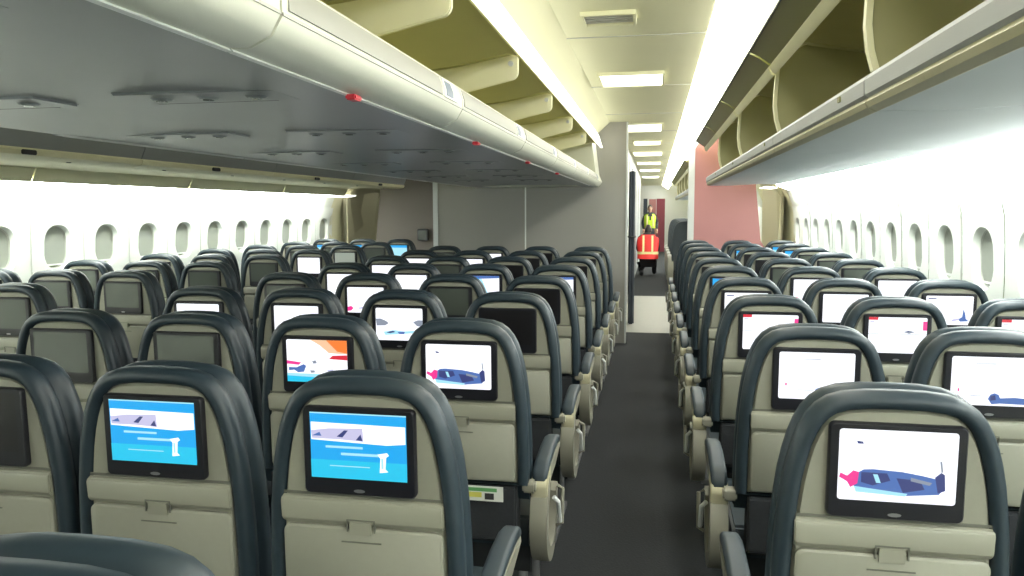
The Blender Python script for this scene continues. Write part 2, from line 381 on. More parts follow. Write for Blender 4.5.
def place_bin(proto, x, y, name, label, cat, group, webs=True):
    o = empty(name, (x, y, EYE)); tag(o, label, cat, group)
    for k, me in proto.items():
        if k == 'hinge_bolt': continue
        c = link(k, me, o)
        if k == 'door_web' and 'hinge_bolt' in proto: link('hinge_bolt', proto['hinge_bolt'], c)
    return o
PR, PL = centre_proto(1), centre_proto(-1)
ys = [2.30+UL*k for k in range(-4, 6)]
# the last unit is shorter so that it ends at the partition
vis = [y for y in ys if y+UL <= YD+.05]
for k, y in enumerate(vis):
    place_bin(PR, XC, y, 'overhead_bin', 'open cream centre bin facing the right aisle, %s from the far partition' % ordn(len(vis)-k), 'overhead bin', 'open centre bins along the right aisle')
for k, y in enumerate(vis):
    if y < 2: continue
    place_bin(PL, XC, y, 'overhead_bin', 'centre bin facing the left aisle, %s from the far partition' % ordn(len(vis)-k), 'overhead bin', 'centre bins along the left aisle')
YE = vis[-1]+UL
fill = MB(); fill.prism_y([(XC-.70, Z(.262)), (XC+.70, Z(.262)), (XC+.74, Z(.31)), (XC+.71, Z(.38)), (XC+.64, Z(.93)), (XC-.64, Z(.93)), (XC-.71, Z(.38)), (XC-.74, Z(.31))], YE, YD, M['binw']); struct(fill.build('trim_bin_filler'), 'filler between last centre bin and partition')
# service panel under the centre bins: grey channel between the two noses
und = MB(); und.prism_y([(XC-.65, Z(.258)), (XC-.3, Z(.268)), (XC+.3, Z(.268)), (XC+.65, Z(.258)), (XC+.65, Z(.285)), (XC-.65, Z(.285))], YA, YD, M['under']); struct(und.build('ceiling_service_panel'), 'grey underside of the centre bins')
def call_panel(x, y, s, label, m1='under'):
    o = empty('reading_light_panel', (x, y, Z(.268)))
    b = MB(); b.box((-.20, -.075, -.006), (.20, .075, .006), M[m1]); b.build('panel', o, bevel=.005)
    sl = MB(); sl.box((-.19, .082, -.004), (.13, .090, .006), M['slot']); sl.build('gap', o)
    for i in range(3):
        l = MB(); l.tube([(-.12+.12*i, 0, -.006), (-.12+.12*i, 0, -.011)], [.026, .02], M['under'], 14); l.tube([(-.12+.12*i, 0, -.011), (-.12+.12*i, 0, -.0125)], .013, M['offglass'], 14); l.build('reading_lamp', o)
    tag(o, label, 'light panel', 'reading light panels under the bins'); return o
rows_y = [1.544+.832*r for r in range(-1, 10)]
for r, y in enumerate(rows_y[:8]):
    call_panel(XC-.30, y+.1, 1, 'grey panel of reading lamps under the centre bins, left one above %s seat row' % ordn(r+1))
    call_panel(XC+.30, y+.1, 1, 'grey panel of reading lamps under the centre bins, right one above %s seat row' % ordn(r+1))
for k, y in enumerate([1.62, 2.80, 3.98, 5.2]):
    r = MB(); r.box((-.012, -.02, -.012), (.012, .02, 0), M['red']); r.box((-.009, .02, -.009), (.009, .032, 0), M['white']); o = r.build('latch_tag', bevel=.003); o.location = (-.655, y, Z(.2535))
    tag(o, 'small red tag under the right edge of centre bins, %s from camera' % ordn(k+1), 'tag', 'red tags under the centre bins')

# outboard bins, right: open, shade painted olive into the interior and big rounded dividers
UR = 1.75
def outboard_proto(s, dark):
    X = lambda x: s*x; L = UR-.01; parts = {}
    # x measured outward from the bin lip
    inside = M['bindark'] if dark else M['binin']
    rail = [(0, .335), (-.012, .35), (-.012, .37), (0, .385), (.03, .385), (.04, .36), (.04, .32)]
    t = MB(); t.prism_y([(X(x), z) for x, z in [(.0, .318), (-.016, .33), (-.018, .372), (-.004, .39), (.03, .39), (.045, .365), (.05, .33)]], 0, L, M['lip']); parts['lip_rail'] = t.mesh('lip_rail', 30)
    c = MB(); c.prism_y([(X(x), z) for x, z in [(.02, .283), (-.005, .294), (-.012, .310), (-.006, .322), (.05, .330), (.05, .29)]], 0, L, M['rim']); parts['lower_trim'] = c.mesh('lower_trim', 30)
    u = MB(); u.prism_y([(X(x), z) for x, z in [(.02, .284), (.25, .282), (.60, .30), (.84, .292), (.84, .31), (.6, .32), (.25, .305), (.02, .31)]], 0, L, M['underr' if s > 0 else 'cream']); parts['bin_tray'] = u.mesh('bin_tray', 40)
    i = MB(); i.prism_y([(X(x), z) for x, z in [(.05, .34), (.3, .325), (.62, .36), (.78, .45), (.70, .62), (.45, .78), (.05, .86), (.05, .875), (.46, .80), (.72, .63), (.80, .45), (.63, .345), (.3, .31), (.05, .325)]], .0, L, inside); parts['bin_interior'] = i.mesh('bin_interior', 40)
    # divider: large rounded plate whose front edge bulges towards the aisle
    pl = [(.03, .345), (.30, .33), (.62, .365), (.77, .45), (.69, .61), (.45, .77), (.12, .83), (.03, .79), (-.005, .72), (-.012, .60), (-.014, .53), (-.005, .46), (.012, .40)]
    d = MB(); d.loft([[(X(x), 0, z) for x, z in pl], [(X(x), .02, z) for x, z in pl]], M['divdark'] if dark else M['divider']); parts['bin_divider'] = d.mesh('bin_divider', 40, bevel=.004)
    e = MB(); ed = pl[6:]; e.loft([[(X(x-.006), -.006, z), (X(x+.012), -.006, z), (X(x+.012), .026, z), (X(x-.006), .026, z)] for x, z in ed], M['divider']); parts['divider_lit_edge'] = e.mesh('divider_lit_edge', 50)  # cream strip paints the lit front edge of the plate
    dr = MB(); dr.prism_y([(X(x), z) for x, z in [(.02, .86), (.0, .80), (-.01, .73), (-.035, .73), (-.10, .775), (-.15, .80), (-.15, .815), (-.09, .80), (-.03, .76), (-.01, .88)]], .015, L-.015, M['doorol'])
    dl = MB(); dl.prism_y([(X(x), z) for x, z in [(-.008, .735), (-.004, .70), (-.018, .684), (-.032, .692), (-.05, .722), (-.04, .738)]], .015, L-.015, M['divider']); parts['door_lip'] = dl.mesh('door_lip', 50)  # bright cream paints the light caught by the door's lower edge
    gp = MB(); gp.prism_y([(X(x), z) for x, z in [(-.155, .795), (-.150, .79), (-.135, .81), (-.14, .82)]], .0, L, M['slot']); parts['door_seal'] = gp.mesh('door_seal', 40)  # dark strip drawn for the shaded gap beside the light strip
    parts['raised_door'] = dr.mesh('raised_door', 50)
    h = MB(); h.tube([(X(-.02), .05, .715), (X(.10), .09, .62)], .006, M['slot'], 8); h.box((min(X(-.03), X(-.01)), .035, .70), (max(X(-.03), X(-.01)), .07, .73), M['alu']); parts['door_strut'] = h.mesh('door_strut', 40)
    lt = MB(); lt.box((min(X(-.022), X(.0)), L*.16, .35), (max(X(-.022), X(.0)), L*.16+.03, .367), M['doorol']); parts['latch'] = lt.mesh('latch', 0)
    return parts
OR_, OL_ = outboard_proto(1, True), outboard_proto(-1, True)
yr = [2.42+UR*k for k in range(-2, 4)]
for k, y in enumerate(yr):
    place_bin(OR_, .61, y, 'overhead_bin', 'open right-hand bin with shaded olive interior above window seats, %s from the camera' % ordn(k+1), 'overhead bin', 'open bins above the right window seats')
for k, y in enumerate([12.9+UR*k for k in range(0, 6)]):
    place_bin(OR_, .61, y, 'overhead_bin', 'distant open bin of the forward cabin, %s beyond the pink partition' % ordn(k+1), 'overhead bin', 'bins of the forward cabin')
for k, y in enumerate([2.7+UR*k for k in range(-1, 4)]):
    # left outboard bins: closed faces, their shade painted grey, above the cream underside
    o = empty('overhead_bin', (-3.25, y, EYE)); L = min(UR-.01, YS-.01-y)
    a = MB(); a.prism_y([(0, .335), (.03, .40), (.03, .55), (-.03, .75), (-.12, .86), (-.3, .87), (-.3, .33)], 0, L, M['faceshade']); a.build('bin_door', o, smooth=40)
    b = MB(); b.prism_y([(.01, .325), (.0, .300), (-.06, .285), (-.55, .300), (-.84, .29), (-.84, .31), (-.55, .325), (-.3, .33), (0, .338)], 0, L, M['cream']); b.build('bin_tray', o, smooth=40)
    hs = MB(); hs.prism_y([(-.78, .292), (-.825, .20), (-.835, .20), (-.835, .235), (-.90, .25), (-.90, .292)], 0, L, M['cream']); hs.build('added_baffle', o, smooth=30)  # added lip that keeps the wash light off the cream underside
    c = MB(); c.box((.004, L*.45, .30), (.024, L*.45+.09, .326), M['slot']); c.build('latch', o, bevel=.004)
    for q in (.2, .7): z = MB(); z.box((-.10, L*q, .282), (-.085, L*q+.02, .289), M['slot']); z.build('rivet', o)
    tag(o, 'closed left-hand bin with shade-grey face and cream underside, %s from the camera' % ordn(k+1), 'overhead bin', 'closed bins above the left window seats')

# ------------------------------------------------------------------ partitions at the front of the cabin
p = MB(); p.box((-2.52, YD, 0), (-.30, YD+.06, Z(1.0)), M['divw']); struct(p.build('wall_centre_partition', smooth=0), 'grey partition ahead of the centre seats')
t = MB(); t.box((-2.535, YD-.02, 0), (-2.48, YD, Z(.33)), M['alu']); struct(t.build('trim_partition_edge'))
t = MB(); t.box((-1.455, YD-.006, Z(-.62)), (-1.440, YD, Z(.26)), M['white']); struct(t.build('trim_partition_seam'))
t = MB(); t.box((-.318, YD-.012, 0), (-.30, YD+.08, Z(1.0)), M['alu']); struct(t.build('trim_partition_aisle'))
# left side partition follows the curve of the hull
def side_part(sgn, xin, xout, m, name, label, cut=0):
    X = XR if sgn > 0 else XL
    zs = [-1.5+.1*k for k in range(19)]; WO = lambda z: .06 + .11*max(0, z+.4) if z > -.4 else wall_off(z)
    pr = [(xin, Z(zs[0]))]+[(xin, Z(.45))]
    outer = []
    for z in reversed(zs):
        if z > .45: continue
        outer.append((xout - sgn*WO(z), Z(z)))
    pp = [(xin, Z(-1.5)), (xin, Z(.95)), (xin+sgn*.3, Z(.95)), (outer[0][0], Z(.47))] + outer
    b = MB(); b.prism_y(pp, YS, YS+.05, m); struct(b.build(name, smooth=30), label)
side_part(-1, -2.92, -3.90, M['taupe'], 'wall_left_partition', 'taupe partition ahead of the left window seats', .12)
side_part(1, .50, 1.40, M['pink'], 'wall_right_partition', 'pink partition ahead of the right window seats', .12)
t = MB(); t.box((.425, YS-.03, 0), (.50, YS+.07, Z(.95)), M['alu']); struct(t.build('trim_partition_post'))
b = MB(); b.loft([[(x, YS-.012-d, z) for x, z in rrect(-3.14, Z(-.33), .15+.0*d, .16, .02)] for d in (0, .06)], M['hole'], True, True); b.box((-3.2, YS-.075, Z(-.40)), (-3.08, YS-.07, Z(-.27)), M['offglass'])
tag(b.build('wall_monitor', bevel=.004), 'small black box low on the taupe partition behind left seats', 'monitor')
# galley side wall ahead, curtain beside it
g = MB(); g.box((-.50, 10.5, 0), (-.42, 23, Z(.96)), M['greyw'])
struct(g.build('wall_galley', smooth=0), 'grey galley wall along the left of the forward aisle')
for k in range(4):
    y = 12.8+2.4*k; t = MB(); t.box((-.42, y, .1), (-.415, y+.03, Z(.8)), M['slot']); struct(t.build('trim_galley_joint'))
g = MB(); g.box((-2.45, 10.5, 0), (-.50, 10.56, Z(.96)), M['greyw']); struct(g.build('wall_galley_front', smooth=0))
cu = MB(); n = 40; ring = []
def cur(z): return [(-.292 + .03*math.cos(2*PI*k/n) + .010*math.cos(10*PI*k/n), 10.22+.13*math.sin(2*PI*k/n)+.012*math.sin(14*PI*k/n), z) for k in range(n)]
cu.loft([cur(z) for z in (.0, .6, 1.2, Z(.5))], M['curtain'])
o = cu.build('curtain', smooth=80); tag(o, 'dark curtain gathered at the left of the forward aisle', 'curtain')
cb = MB(); cb.tube([(-.292+.045*math.cos(2*PI*k/16), 10.22+.155*math.sin(2*PI*k/16), 1.15) for k in range(17)], .012, M['hole'], 8); cb.build('tie_band', o)
rl = MB(); rl.tube([(-.292, 10.05, Z(.52)), (-.292, 10.45, Z(.52))], .012, M['alu'], 10); rl.build('curtain_rail', o)
e = MB(); e.box((-4.6, YB, 0), (2.0, YB+.1, Z(1.1)), M['white']); struct(e.build('wall_far', smooth=0), 'far end of the forward cabin')
e = MB(); e.box((.06, 28.0, 0), (.36, 28.06, Z(.40)), M['maroon']); struct(e.build('wall_maroon_partition', smooth=0), 'maroon partition at the far end of the aisle')
e = MB(); e.box((-.40, 27.8, 0), (-.26, 27.9, Z(.40)), M['curtain']); struct(e.build('wall_dark_post', smooth=0))
e = MB(); e.box((-.22, 30.5, 0), (.05, 30.55, Z(.42)), M['pink']); struct(e.build('wall_end_panel', smooth=0))

# ------------------------------------------------------------------ seats
TILT = math.radians(1.0); HT = Z(-.357)      # height of the seat top
DEP = .95
PROF = [(0, -.006), (.055, -.005), (.098, .000), (.127, .010), (.149, .026), (.166, .047), (.179, .072), (.190, .102), (.199, .137), (.207, .178), (.213, .225), (.218, .28), (.222, .35), (.224, .43)]
def outline(w, top, bot, inset):
    """closed outline of the seat back in (x, s): s is the distance down from its top"""
    k = w/2/.224; half = []
    n = len(PROF)
    for i, (x, q) in enumerate(PROF):
        a, b = PROF[max(i-1, 0)], PROF[min(i+1, n-1)]
        tx, ts = b[0]-a[0], b[1]-a[1]; l = math.hypot(tx, ts)
        nx, ns = (ts/l, -tx/l) if i else (0, -1)      # outward normal
        half.append((x*k - nx*inset, top + q - ns*inset))
    half.append((half[-1][0], bot))
    return [(-x, q) for x, q in reversed(half[1:])] + half
def T(x, s, d=0):                            # back-plane coordinates to seat space: d>0 is away from the camera
    return (x, s*math.sin(TILT)+d*math.cos(TILT), HT - s*math.cos(TILT) + d*math.sin(TILT))
SW = .446
def seat_meshes():
    R = {}
    c = MB(); rings = []
    for (d, ins, bot) in [(.004, .037, .52), (-.010, .033, .52), (-.015, .021, .52), (-.010, .008, .52), (.006, .001, .53), (.026, .001, .58), (.035, .012, .58), (.044, .014, .58), (.054, .002, .58), (.078, -.001, .58), (.10, .006, .585), (.118, .024, .585), (.124, .055, .585)]:
        rings.append([T(x, s, d*DEP) for x, s in outline(SW, 0, bot, ins)])
    c.loft(rings, M['leather'], False, True); R['backrest'] = c.mesh('backrest', 60)
    # headrest cushion on the front side
    h = MB(); h.loft([[T(x, s, d) for x, s in rrect(0, .15, w_, h_, .05)] for d, w_, h_ in ((.09, .30, .19), (.11, .30, .19), (.125, .26, .16))], M['leather']); R['headrest'] = h.mesh('headrest', 60)
    s_ = MB(); a = outline(SW, 0, .520, .034); b = outline(SW, 0, .515, .042)
    s_.loft([[T(x, s, .01) for x, s in a], [T(x, s, -.004) for x, s in b]], M['shell'], False, True)
    R['back_shell'] = s_.mesh('back_shell', 40)
    l = MB(); prof = [(.255, -.003), (.260, -.015), (.268, -.019), (.306, -.017), (.315, -.011), (.318, -.003)]
    hw = SW/2-.040
    l.loft([[T(x, s, d) for s, d in prof] for x in (-hw, hw)], M['ledge']); R['ledge'] = l.mesh('ledge', 30, bevel=.003)
    g = MB(); g.loft([[T(x, s, d) for s, d in [(.249, -.003), (.249, -.0055), (.255, -.0055), (.255, -.003)]] for x in (-hw, hw)], M['groove']); R['ledge_groove'] = g.mesh('ledge_groove', 30)
    t = MB(); pr = rrect(0, .416, SW-.086, .190, .018)
    ins = lambda q: [(x*(1-q*2/.36), .416+(s-.416)*(1-q*2/.190)) for x, s in pr]
    t.loft([[T(x, s, -.003) for x, s in pr], [T(x, s, -.012) for x, s in pr], [T(x, s, -.016) for x, s in ins(.004)]], M['tray']); R['tray_table'] = t.mesh('tray_table', 40)
    k = MB(); FQ = [(0,1,2,3),(4,7,6,5),(0,4,5,1),(1,5,6,2),(2,6,7,3),(3,7,4,0)]
    for x0, x1, s0, s1, dd, mt in ((-.032, .032, .300, .303, -.0185, 'groove'), (-.032, -.029, .300, .328, -.0185, 'groove'), (.029, .032, .300, .328, -.0185, 'groove'), (-.024, .024, .305, .334, -.020, 'ledge'), (-.045, .045, .350, .353, -.0175, 'groove')):
        k.add([T(x, q, d) for d in (-.012, dd) for x, q in ((x0, s0), (x1, s0), (x1, s1), (x0, s1))], FQ, M[mt])
    R['latch'] = k.mesh('latch', 30)
    bz = MB(); o1 = rrect(0, .151, .250, .192, .012); o2 = rrect(0, .151, .244, .186, .010)
    bz.loft([[T(x, s, -.003) for x, s in o1], [T(x, s, -.014) for x, s in o1], [T(x, s, -.018) for x, s in o2]], M['bezel']); R['screen'] = bz.mesh('screen', 40)
    bt = MB(); bt.add([T(.010*math.cos(2*PI*k/10)*1.3, .236+.004*math.sin(2*PI*k/10), -.0186) for k in range(10)], [tuple(range(10))], M['metal']); R['screen_button'] = bt.mesh('screen_button', 0)
    pk = MB(); pk.loft([[T(x, s, d) for s, d in [(.525, .0), (.53, -.02), (.70, -.03), (.72, -.0), (.72, .06), (.525, .06)]] for x in (-.185, .185)], M['pocket']); R['literature_pocket'] = pk.mesh('literature_pocket', 40, bevel=.006)
    # cushion, frame and legs
    cu = MB(); y0 = .12; 
    prof = [(y0, .36), (y0-.01, .42), (y0+.02, .46), (y0+.40, .48), (y0+.46, .47), (y0+.48, .43), (y0+.46, .37), (y0+.40, .35)]
    cu.loft([[(x, y, z) for y, z in prof] for x in (-.215, -.205, .205, .215)], M['leather']); R['seat_cushion'] = cu.mesh('seat_cushion', 50, bevel=.01)
    fr = MB(); fr.tube([(-.215, .24, .33), (.215, .24, .33)], .02, M['metal']); fr.tube([(-.215, .52, .33), (.215, .52, .33)], .02, M['metal'])
    fr.box((-.2, .2, .345), (.2, .56, .355), M['hole']); fr.box((-.2, .19, .24), (.2, .205, .34), M['hole']); R['seat_frame'] = fr.mesh('seat_frame', 40)
    lg = MB(); lg.tube([(0, .52, .33), (0, .50, .02)], .016, M['metal']); lg.box((-.02, .14, 0), (.02, .60, .02), M['metal']); R['leg'] = lg.mesh('leg', 40)
    lg = MB(); lg.tube([(0, .24, .33), (0, .17, .02)], .016, M['metal']); R['rear_leg'] = lg.mesh('rear_leg', 40)
    hg = MB(); hg.loft([[(x, y, z) for y, z in rrect(.03, .610, .042, .040, .012, 4)] for x in (-.022, .022)], M['arm']); R['hinge_cover'] = hg.mesh('hinge_cover', 40, bevel=.006)
    # inner armrest
    ap = MB(); ap.loft([[(x*.9, y, z) for x, z in rrect(0, .655, .05, .035, .014, 4)] for y in (.13,)] + [[(x, y, z+dz) for x, z in rrect(0, .655, .05, .035, .014, 4)] for y, dz in ((.16, .0), (.40, .0), (.45, -.006))] + [[(x*.7, .47, z-.012) for x, z in rrect(0, .655, .04, .025, .012, 4)]], M['pad']); R['inner_pad'] = ap.mesh('inner_pad', 50)
    ab = MB(); ab.loft([[(x, y, z) for y, z in [(.13, .64), (.45, .64), (.46, .62), (.24, .60), (.20, .38), (.14, .38)]] for x in (-.018, .018)], M['arm']); R['inner_arm'] = ab.mesh('inner_arm', 30, bevel=.004)
    return R
SM = seat_meshes()
def aisle_arm(s):
    """aisle-end armrest: padded arm over a D-shaped beige shroud with a hollow towards the aisle; s = side of the aisle"""
    R = {}
    hw = .027
    pad = MB(); path = [(.045, .618, .6), (.055, .640, 1), (.12, .658, 1), (.24, .672, 1), (.34, .672, 1), (.40, .66, .95), (.42, .645, .6)]
    pad.loft([[(x*k, y, z+zz) for x, zz in rrect(0, 0, .052, .032, .013, 4)] for y, z, k in path], M['pad']); R['armrest_pad'] = pad.mesh('armrest_pad', 60)
    # C-shaped thick rim seen from the aisle, following an oval
    n = 26; ring = []
    def ell(t, a, b, cy, cz): return (cy - a*math.cos(t), cz + b*math.sin(t))
    path = []
    body = MB()
    outer = []; inner = []
    for k in range(n+1):
        t = math.radians(68 - (68+212)*k/n) if False else math.radians(62 - 262*k/n)
        outer.append(ell(t, .150, .165, .165, .475)); inner.append(ell(t, .098, .115, .165, .475))
    rings = []
    for (oy, oz), (iy, iz) in zip(outer, inner):
        my, mz = (oy+iy)/2, (oz+iz)/2
        r = []
        for x, q in rrect(0, 0, .056, 1.0, .018, 3):
            qq = q+.5
            r.append((x, oy+(iy-oy)*(1-qq) if False else iy+(oy-iy)*qq, iz+(oz-iz)*qq))
        rings.append(r)
    body.loft(rings, M['arm']); R['armrest_shroud'] = body.mesh('armrest_shroud', 50)
    bl = MB(); bl.loft([[(x, y, z+.0) for y, z in [(.045, .555), (.035, .60), (.045, .625), (.075, .645), (.13, .652), (.13, .60), (.10, .565)]] for x in (-hw, -hw+.004, hw-.004, hw)], M['rim']); R['armrest_end'] = bl.mesh('armrest_end', 40, bevel=.004)
    # inner plate (seat side) closes the oval; dark hollow towards the aisle
    web = MB(); web.loft([[(x, *ell(2*PI*k/28, .11, .125, .165, .475)) for k in range(28)] for x in ((-s)*.030, (-s)*.012)], M['hole']); R['shroud_hollow'] = web.mesh('shroud_hollow', 40)
    lv = MB(); lv.tube([(s*.03, .18, .52), (s*.045, .19, .50), (s*.045, .24, .41)], .008, M['white'], 8); lv.tube([(s*.03, .27, .53), (s*.05, .27, .52), (s*.05, .25, .40), (s*.03, .25, .39)], .007, M['arm'], 8); R['recline_lever'] = lv.mesh('recline_lever', 40)
    ba = MB(); ba.loft([[(x, y, z) for y, z in [(.13, .645), (.40, .655), (.41, .63), (.28, .60), (.13, .59)]] for x in (-.024, .024)], M['arm']); R['arm_beam'] = ba.mesh('arm_beam', 30, bevel=.004)
    return R
AA = {1: aisle_arm(1), -1: aisle_arm(-1)}

# what each screen shows: (polygons in a 0..1 frame, x right, y down; aspect 1.47)
def poly_disp(name, bgc, shapes):
    W_, H_ = .214, .143; cx, cs = 0, .138
    mb = MB()
    rr = rrect(0, 0, W_, H_, .006, 3)
    mb.add([T(x, cs+s, -.0186) for x, s in rr], [tuple(range(len(rr)))], bgc)
    for i, (mt, pts) in enumerate(shapes):
        mb.add([T((x-.5)*W_, cs+(y-.5)*H_, -.0188-.00008*i) for x, y in pts], [tuple(range(len(pts)))], mt)
    me = mb.mesh(name, 0)
    return me
def rc(x0, y0, x1, y1): return [(x0, y0), (x1, y0), (x1, y1), (x0, y1)]
S = SCR
plane = [(S['blue'], [(.16, .62), (.22, .56), (.30, .55), (.55, .57), (.72, .61), (.88, .66), (.90, .78), (.86, .86), (.60, .90), (.30, .88), (.14, .80)]),
         (S['navy'], [(.20, .60), (.42, .60), (.45, .70), (.30, .78), (.20, .74)]), (S['navy'], [(.50, .66), (.70, .68), (.74, .80), (.56, .86)]),
         (S['pale'], [(.30, .62), (.34, .62), (.37, .74), (.33, .74)]), (S['grey'], [(.62, .64), (.80, .70), (.78, .74), (.62, .69)]), (S['pale'], [(.14, .80), (.40, .84), (.60, .87), (.58, .91), (.16, .88)]),
         (S['navy'], [(.82, .62), (.87, .55), (.90, .58), (.91, .80), (.85, .84)]), (S['grey'], [(.855, .40), (.87, .39), (.885, .54), (.87, .55)]),
         (S['pink'], [(.02, .62), (.08, .66), (.13, .58), (.18, .60), (.17, .76), (.11, .82), (.08, .74), (.01, .68)]), (S['navy'], [(.15, .16), (.20, .17), (.21, .20), (.16, .20)])]
info = [(S['pale'], rc(0, 0, 1, .10)), (S['azure'], rc(0, .02, 1, .12)), (S['white'], [(.01, .15), (.99, .17), (.99, .43), (.80, .46), (.01, .42)]),
        (S['lilac'], [(.01, .28), (.20, .24), (.55, .22), (.56, .42), (.30, .40), (.02, .40)]), (S['navy'], [(.28, .36), (.36, .26), (.40, .26), (.34, .37)]), (S['navy'], [(.48, .40), (.53, .31), (.55, .41)]), (S['blue'], [(.02, .36), (.10, .30), (.12, .36)]),
        (S['cyan'], rc(.0, .72, 1, 1)), (S['pale'], rc(.16, .50, .55, .535)), (S['pale'], rc(.32, .60, .74, .64)), (S['pale'], rc(.20, .80, .62, .815)),
        (S['white'], [(.70, .60), (.80, .57), (.82, .61), (.79, .64), (.78, .82), (.81, .86), (.72, .88), (.73, .66)]), (S['pale'], rc(.74, .66, .76, .82))]
mapp = [(S['red'], rc(.0, .0, .16, .08)), (S['grey'], rc(0, .46, 1, .47)), (S['pink'], rc(.93, .10, 1, .35)), (S['grey'], [(.60, .40), (.70, .36), (.80, .40), (.70, .45)]), (S['navy'], [(.66, .38), (.69, .36), (.70, .41)]), (S['lilac'], rc(.02, .11, .10, .14))]
mapw = [(S['navy'], [(.05, .08), (.22, .08), (.22, .11), (.05, .12)]), (S['blue'], [(.70, .80), (.78, .72), (.80, .45), (.84, .60), (.86, .78), (.92, .86), (.74, .88)]), (S['lilac'], [(.55, .82), (.72, .76), (.72, .82), (.58, .88)])]
taxi = [(S['blue'], [(.47, .86), (.50, .77), (.55, .74), (.60, .77), (.62, .84), (.80, .82), (1, .84), (1, .96), (.62, .95), (.52, .97)]), (S['navy'], [(.50, .80), (.56, .78), (.57, .88), (.50, .90)]), (S['pink'], rc(.09, .66, .11, .72)), (S['grey'], rc(.25, .80, .47, .81)), (S['grey'], [(.30, .14), (.55, .13), (.55, .145), (.30, .15)])]
warm = [(S['peach'], [(.40, .0), (1, 0), (1, .32), (.70, .30), (.55, .12)]), (S['orange'], [(.66, 0), (1, 0), (1, .30), (.84, .26)]), (S['red'], [(.70, .44), (.76, .36), (1, .34), (1, .46)]), (S['pink'], [(.0, .50), (.24, .54), (.20, .60), (0, .58)]),
        (S['blue'], [(.03, .66), (.16, .66), (.28, .58), (.32, .62), (.28, .76), (.18, .78), (.12, .72), (.03, .74)]), (S['lilac'], [(.66, .70), (.76, .68), (.80, .80), (.72, .80)]), (S['pale'], rc(0, .80, 1, .90)), (S['cyan'], [(0, .86), (1, .90), (1, 1), (0, 1)]), (S['grey'], [(.42, .50), (.48, .48), (.50, .55), (.44, .56)]), (S['grey'], [(.38, .72), (.46, .72), (.46, .77), (.4, .78)])]
isl = [(S['grey'], [(.0, .34), (.10, .33), (.22, .40), (.28, .47), (.20, .54), (.02, .55)]), (S['grey'], [(.80, .42), (.90, .36), (1, .36), (1, .56), (.88, .54)]), (S['pale'], [(.16, .74), (.40, .68), (.60, .72), (.86, .68), (.84, .76), (.20, .84)]), (S['navy'], [(.22, .76), (.36, .70), (.42, .74), (.30, .78)]), (S['blue'], [(.46, .74), (.62, .72), (.60, .80), (.50, .80)])]
pinkm = [(S['pink'], [(.0, .78), (.10, .74), (.16, .82), (.10, .92), (.0, .94)]), (S['lilac'], [(.30, .80), (.45, .76), (.46, .82), (.32, .86)]), (S['navy'], [(.38, .78), (.44, .77), (.44, .80)])]
halfb = [(S['blue'], [(0, 0), (1, 0), (1, .10), (.36, .14)]), (S['azure'], [(0, 0), (.36, .10), (.62, 1), (0, 1)]), (S['pale'], [(.36, .16), (.46, .14), (.70, 1), (.60, 1)])]
DISP = dict(plane=poly_disp('display_plane', S['white'], plane), info=poly_disp('display_info', S['azure'], info), map=poly_disp('display_map', S['white'], mapp),
  mapw=poly_disp('display_mapw', S['white'], mapw), taxi=poly_disp('display_taxi', S['white'], taxi), warm=poly_disp('display_warm', S['white'], warm), isl=poly_disp('display_isl', S['white'], isl),
  pinkm=poly_disp('display_pinkm', S['white'], pinkm), halfb=poly_disp('display_halfb', S['white'], halfb), white=poly_disp('display_white', S['white'], []),
  blue=poly_disp('display_blue', S['pale'], [(S['azure'], rc(0, 0, 1, .2))]), dim=poly_disp('display_dim', S['dim'], []), off=poly_disp('display_off', M['offglass'], []), black=poly_disp('display_black', M['offblack'], []))
WORD = dict(plane='aircraft-picture screen', info='blue menu screen', map='white red-tabbed screen', mapw='white map screen', taxi='white runway-view screen', warm='orange-lit screen', isl='grey-island picture screen',
  pinkm='pink-marked white screen', halfb='blue and white screen', white='plain white screen', blue='pale blue screen', dim='dim pale grey screen', off='unlit reflecting screen', black='unlit black screen')

def seat(x, y, state, label, group, right=None, left=None):
    """right / left: None, 'inner' or 'aisle' armrest on that side"""
    o = empty('airline_seat', (x, y, 0)); tag(o, label, 'seat', group)
    L = lambda n, p=o, me=None, loc=None: link(n, me or SM[n], p, loc)
    L('backrest'); L('headrest'); L('seat_cushion'); L('seat_frame'); L('literature_pocket')
    sh = L('back_shell'); L('ledge'); L('ledge_groove', sh)
    t = L('tray_table'); L('latch', t)
    s = L('screen'); d = link('display', DISP[state], s); link('screen_button', SM['screen_button'], s)
    d['label'] = WORD[state]
    for sx, kind in ((1, right), (-1, left)):
        if kind == 'inner':
            a = link('armrest', SM['inner_arm'], o, (sx*.24, 0, 0)); link('armrest_pad', SM['inner_pad'], a); link('hinge_cover', SM['hinge_cover'], a)
        elif kind == 'aisle':
            R = AA[sx]; a = link('armrest', R['armrest_shroud'], o, (sx*(.252 if sx > 0 else .266), 0, 0))
            for k in ('armrest_pad', 'armrest_end', 'shroud_hollow', 'recline_lever', 'arm_beam'): link(k, R[k], a)
            h = link('hinge_cover', SM['hinge_cover'], a, (-sx*.030, 0, 0))
        if kind:
            link('leg', SM['leg'], o, (sx*.17, 0, 0)); link('leg', SM['rear_leg'], o, (sx*.17, 0, 0))
    return o
a_ = .486; X0 = -.608; BX = 1.068
MS = {0: ['black', 'info', 'plane', 'black', 'black', 'halfb', 'black', 'black', 'black'],
      1: [None, 'info', 'warm', 'isl', 'off', 'halfb', 'black', 'black', 'black'],
      2: [None, 'black', 'off', 'white', 'pinkm', 'pinkm', 'off', 'white', 'white'],
      3: [None, None, 'off', 'white', 'off', 'white', 'white', 'white', 'off']}
posM = ['right aisle seat of centre block', 'centre block second from right aisle', 'centre block second from left aisle', 'left aisle seat of centre block']
Y = lambda r: 1.544 + .832*r - .02
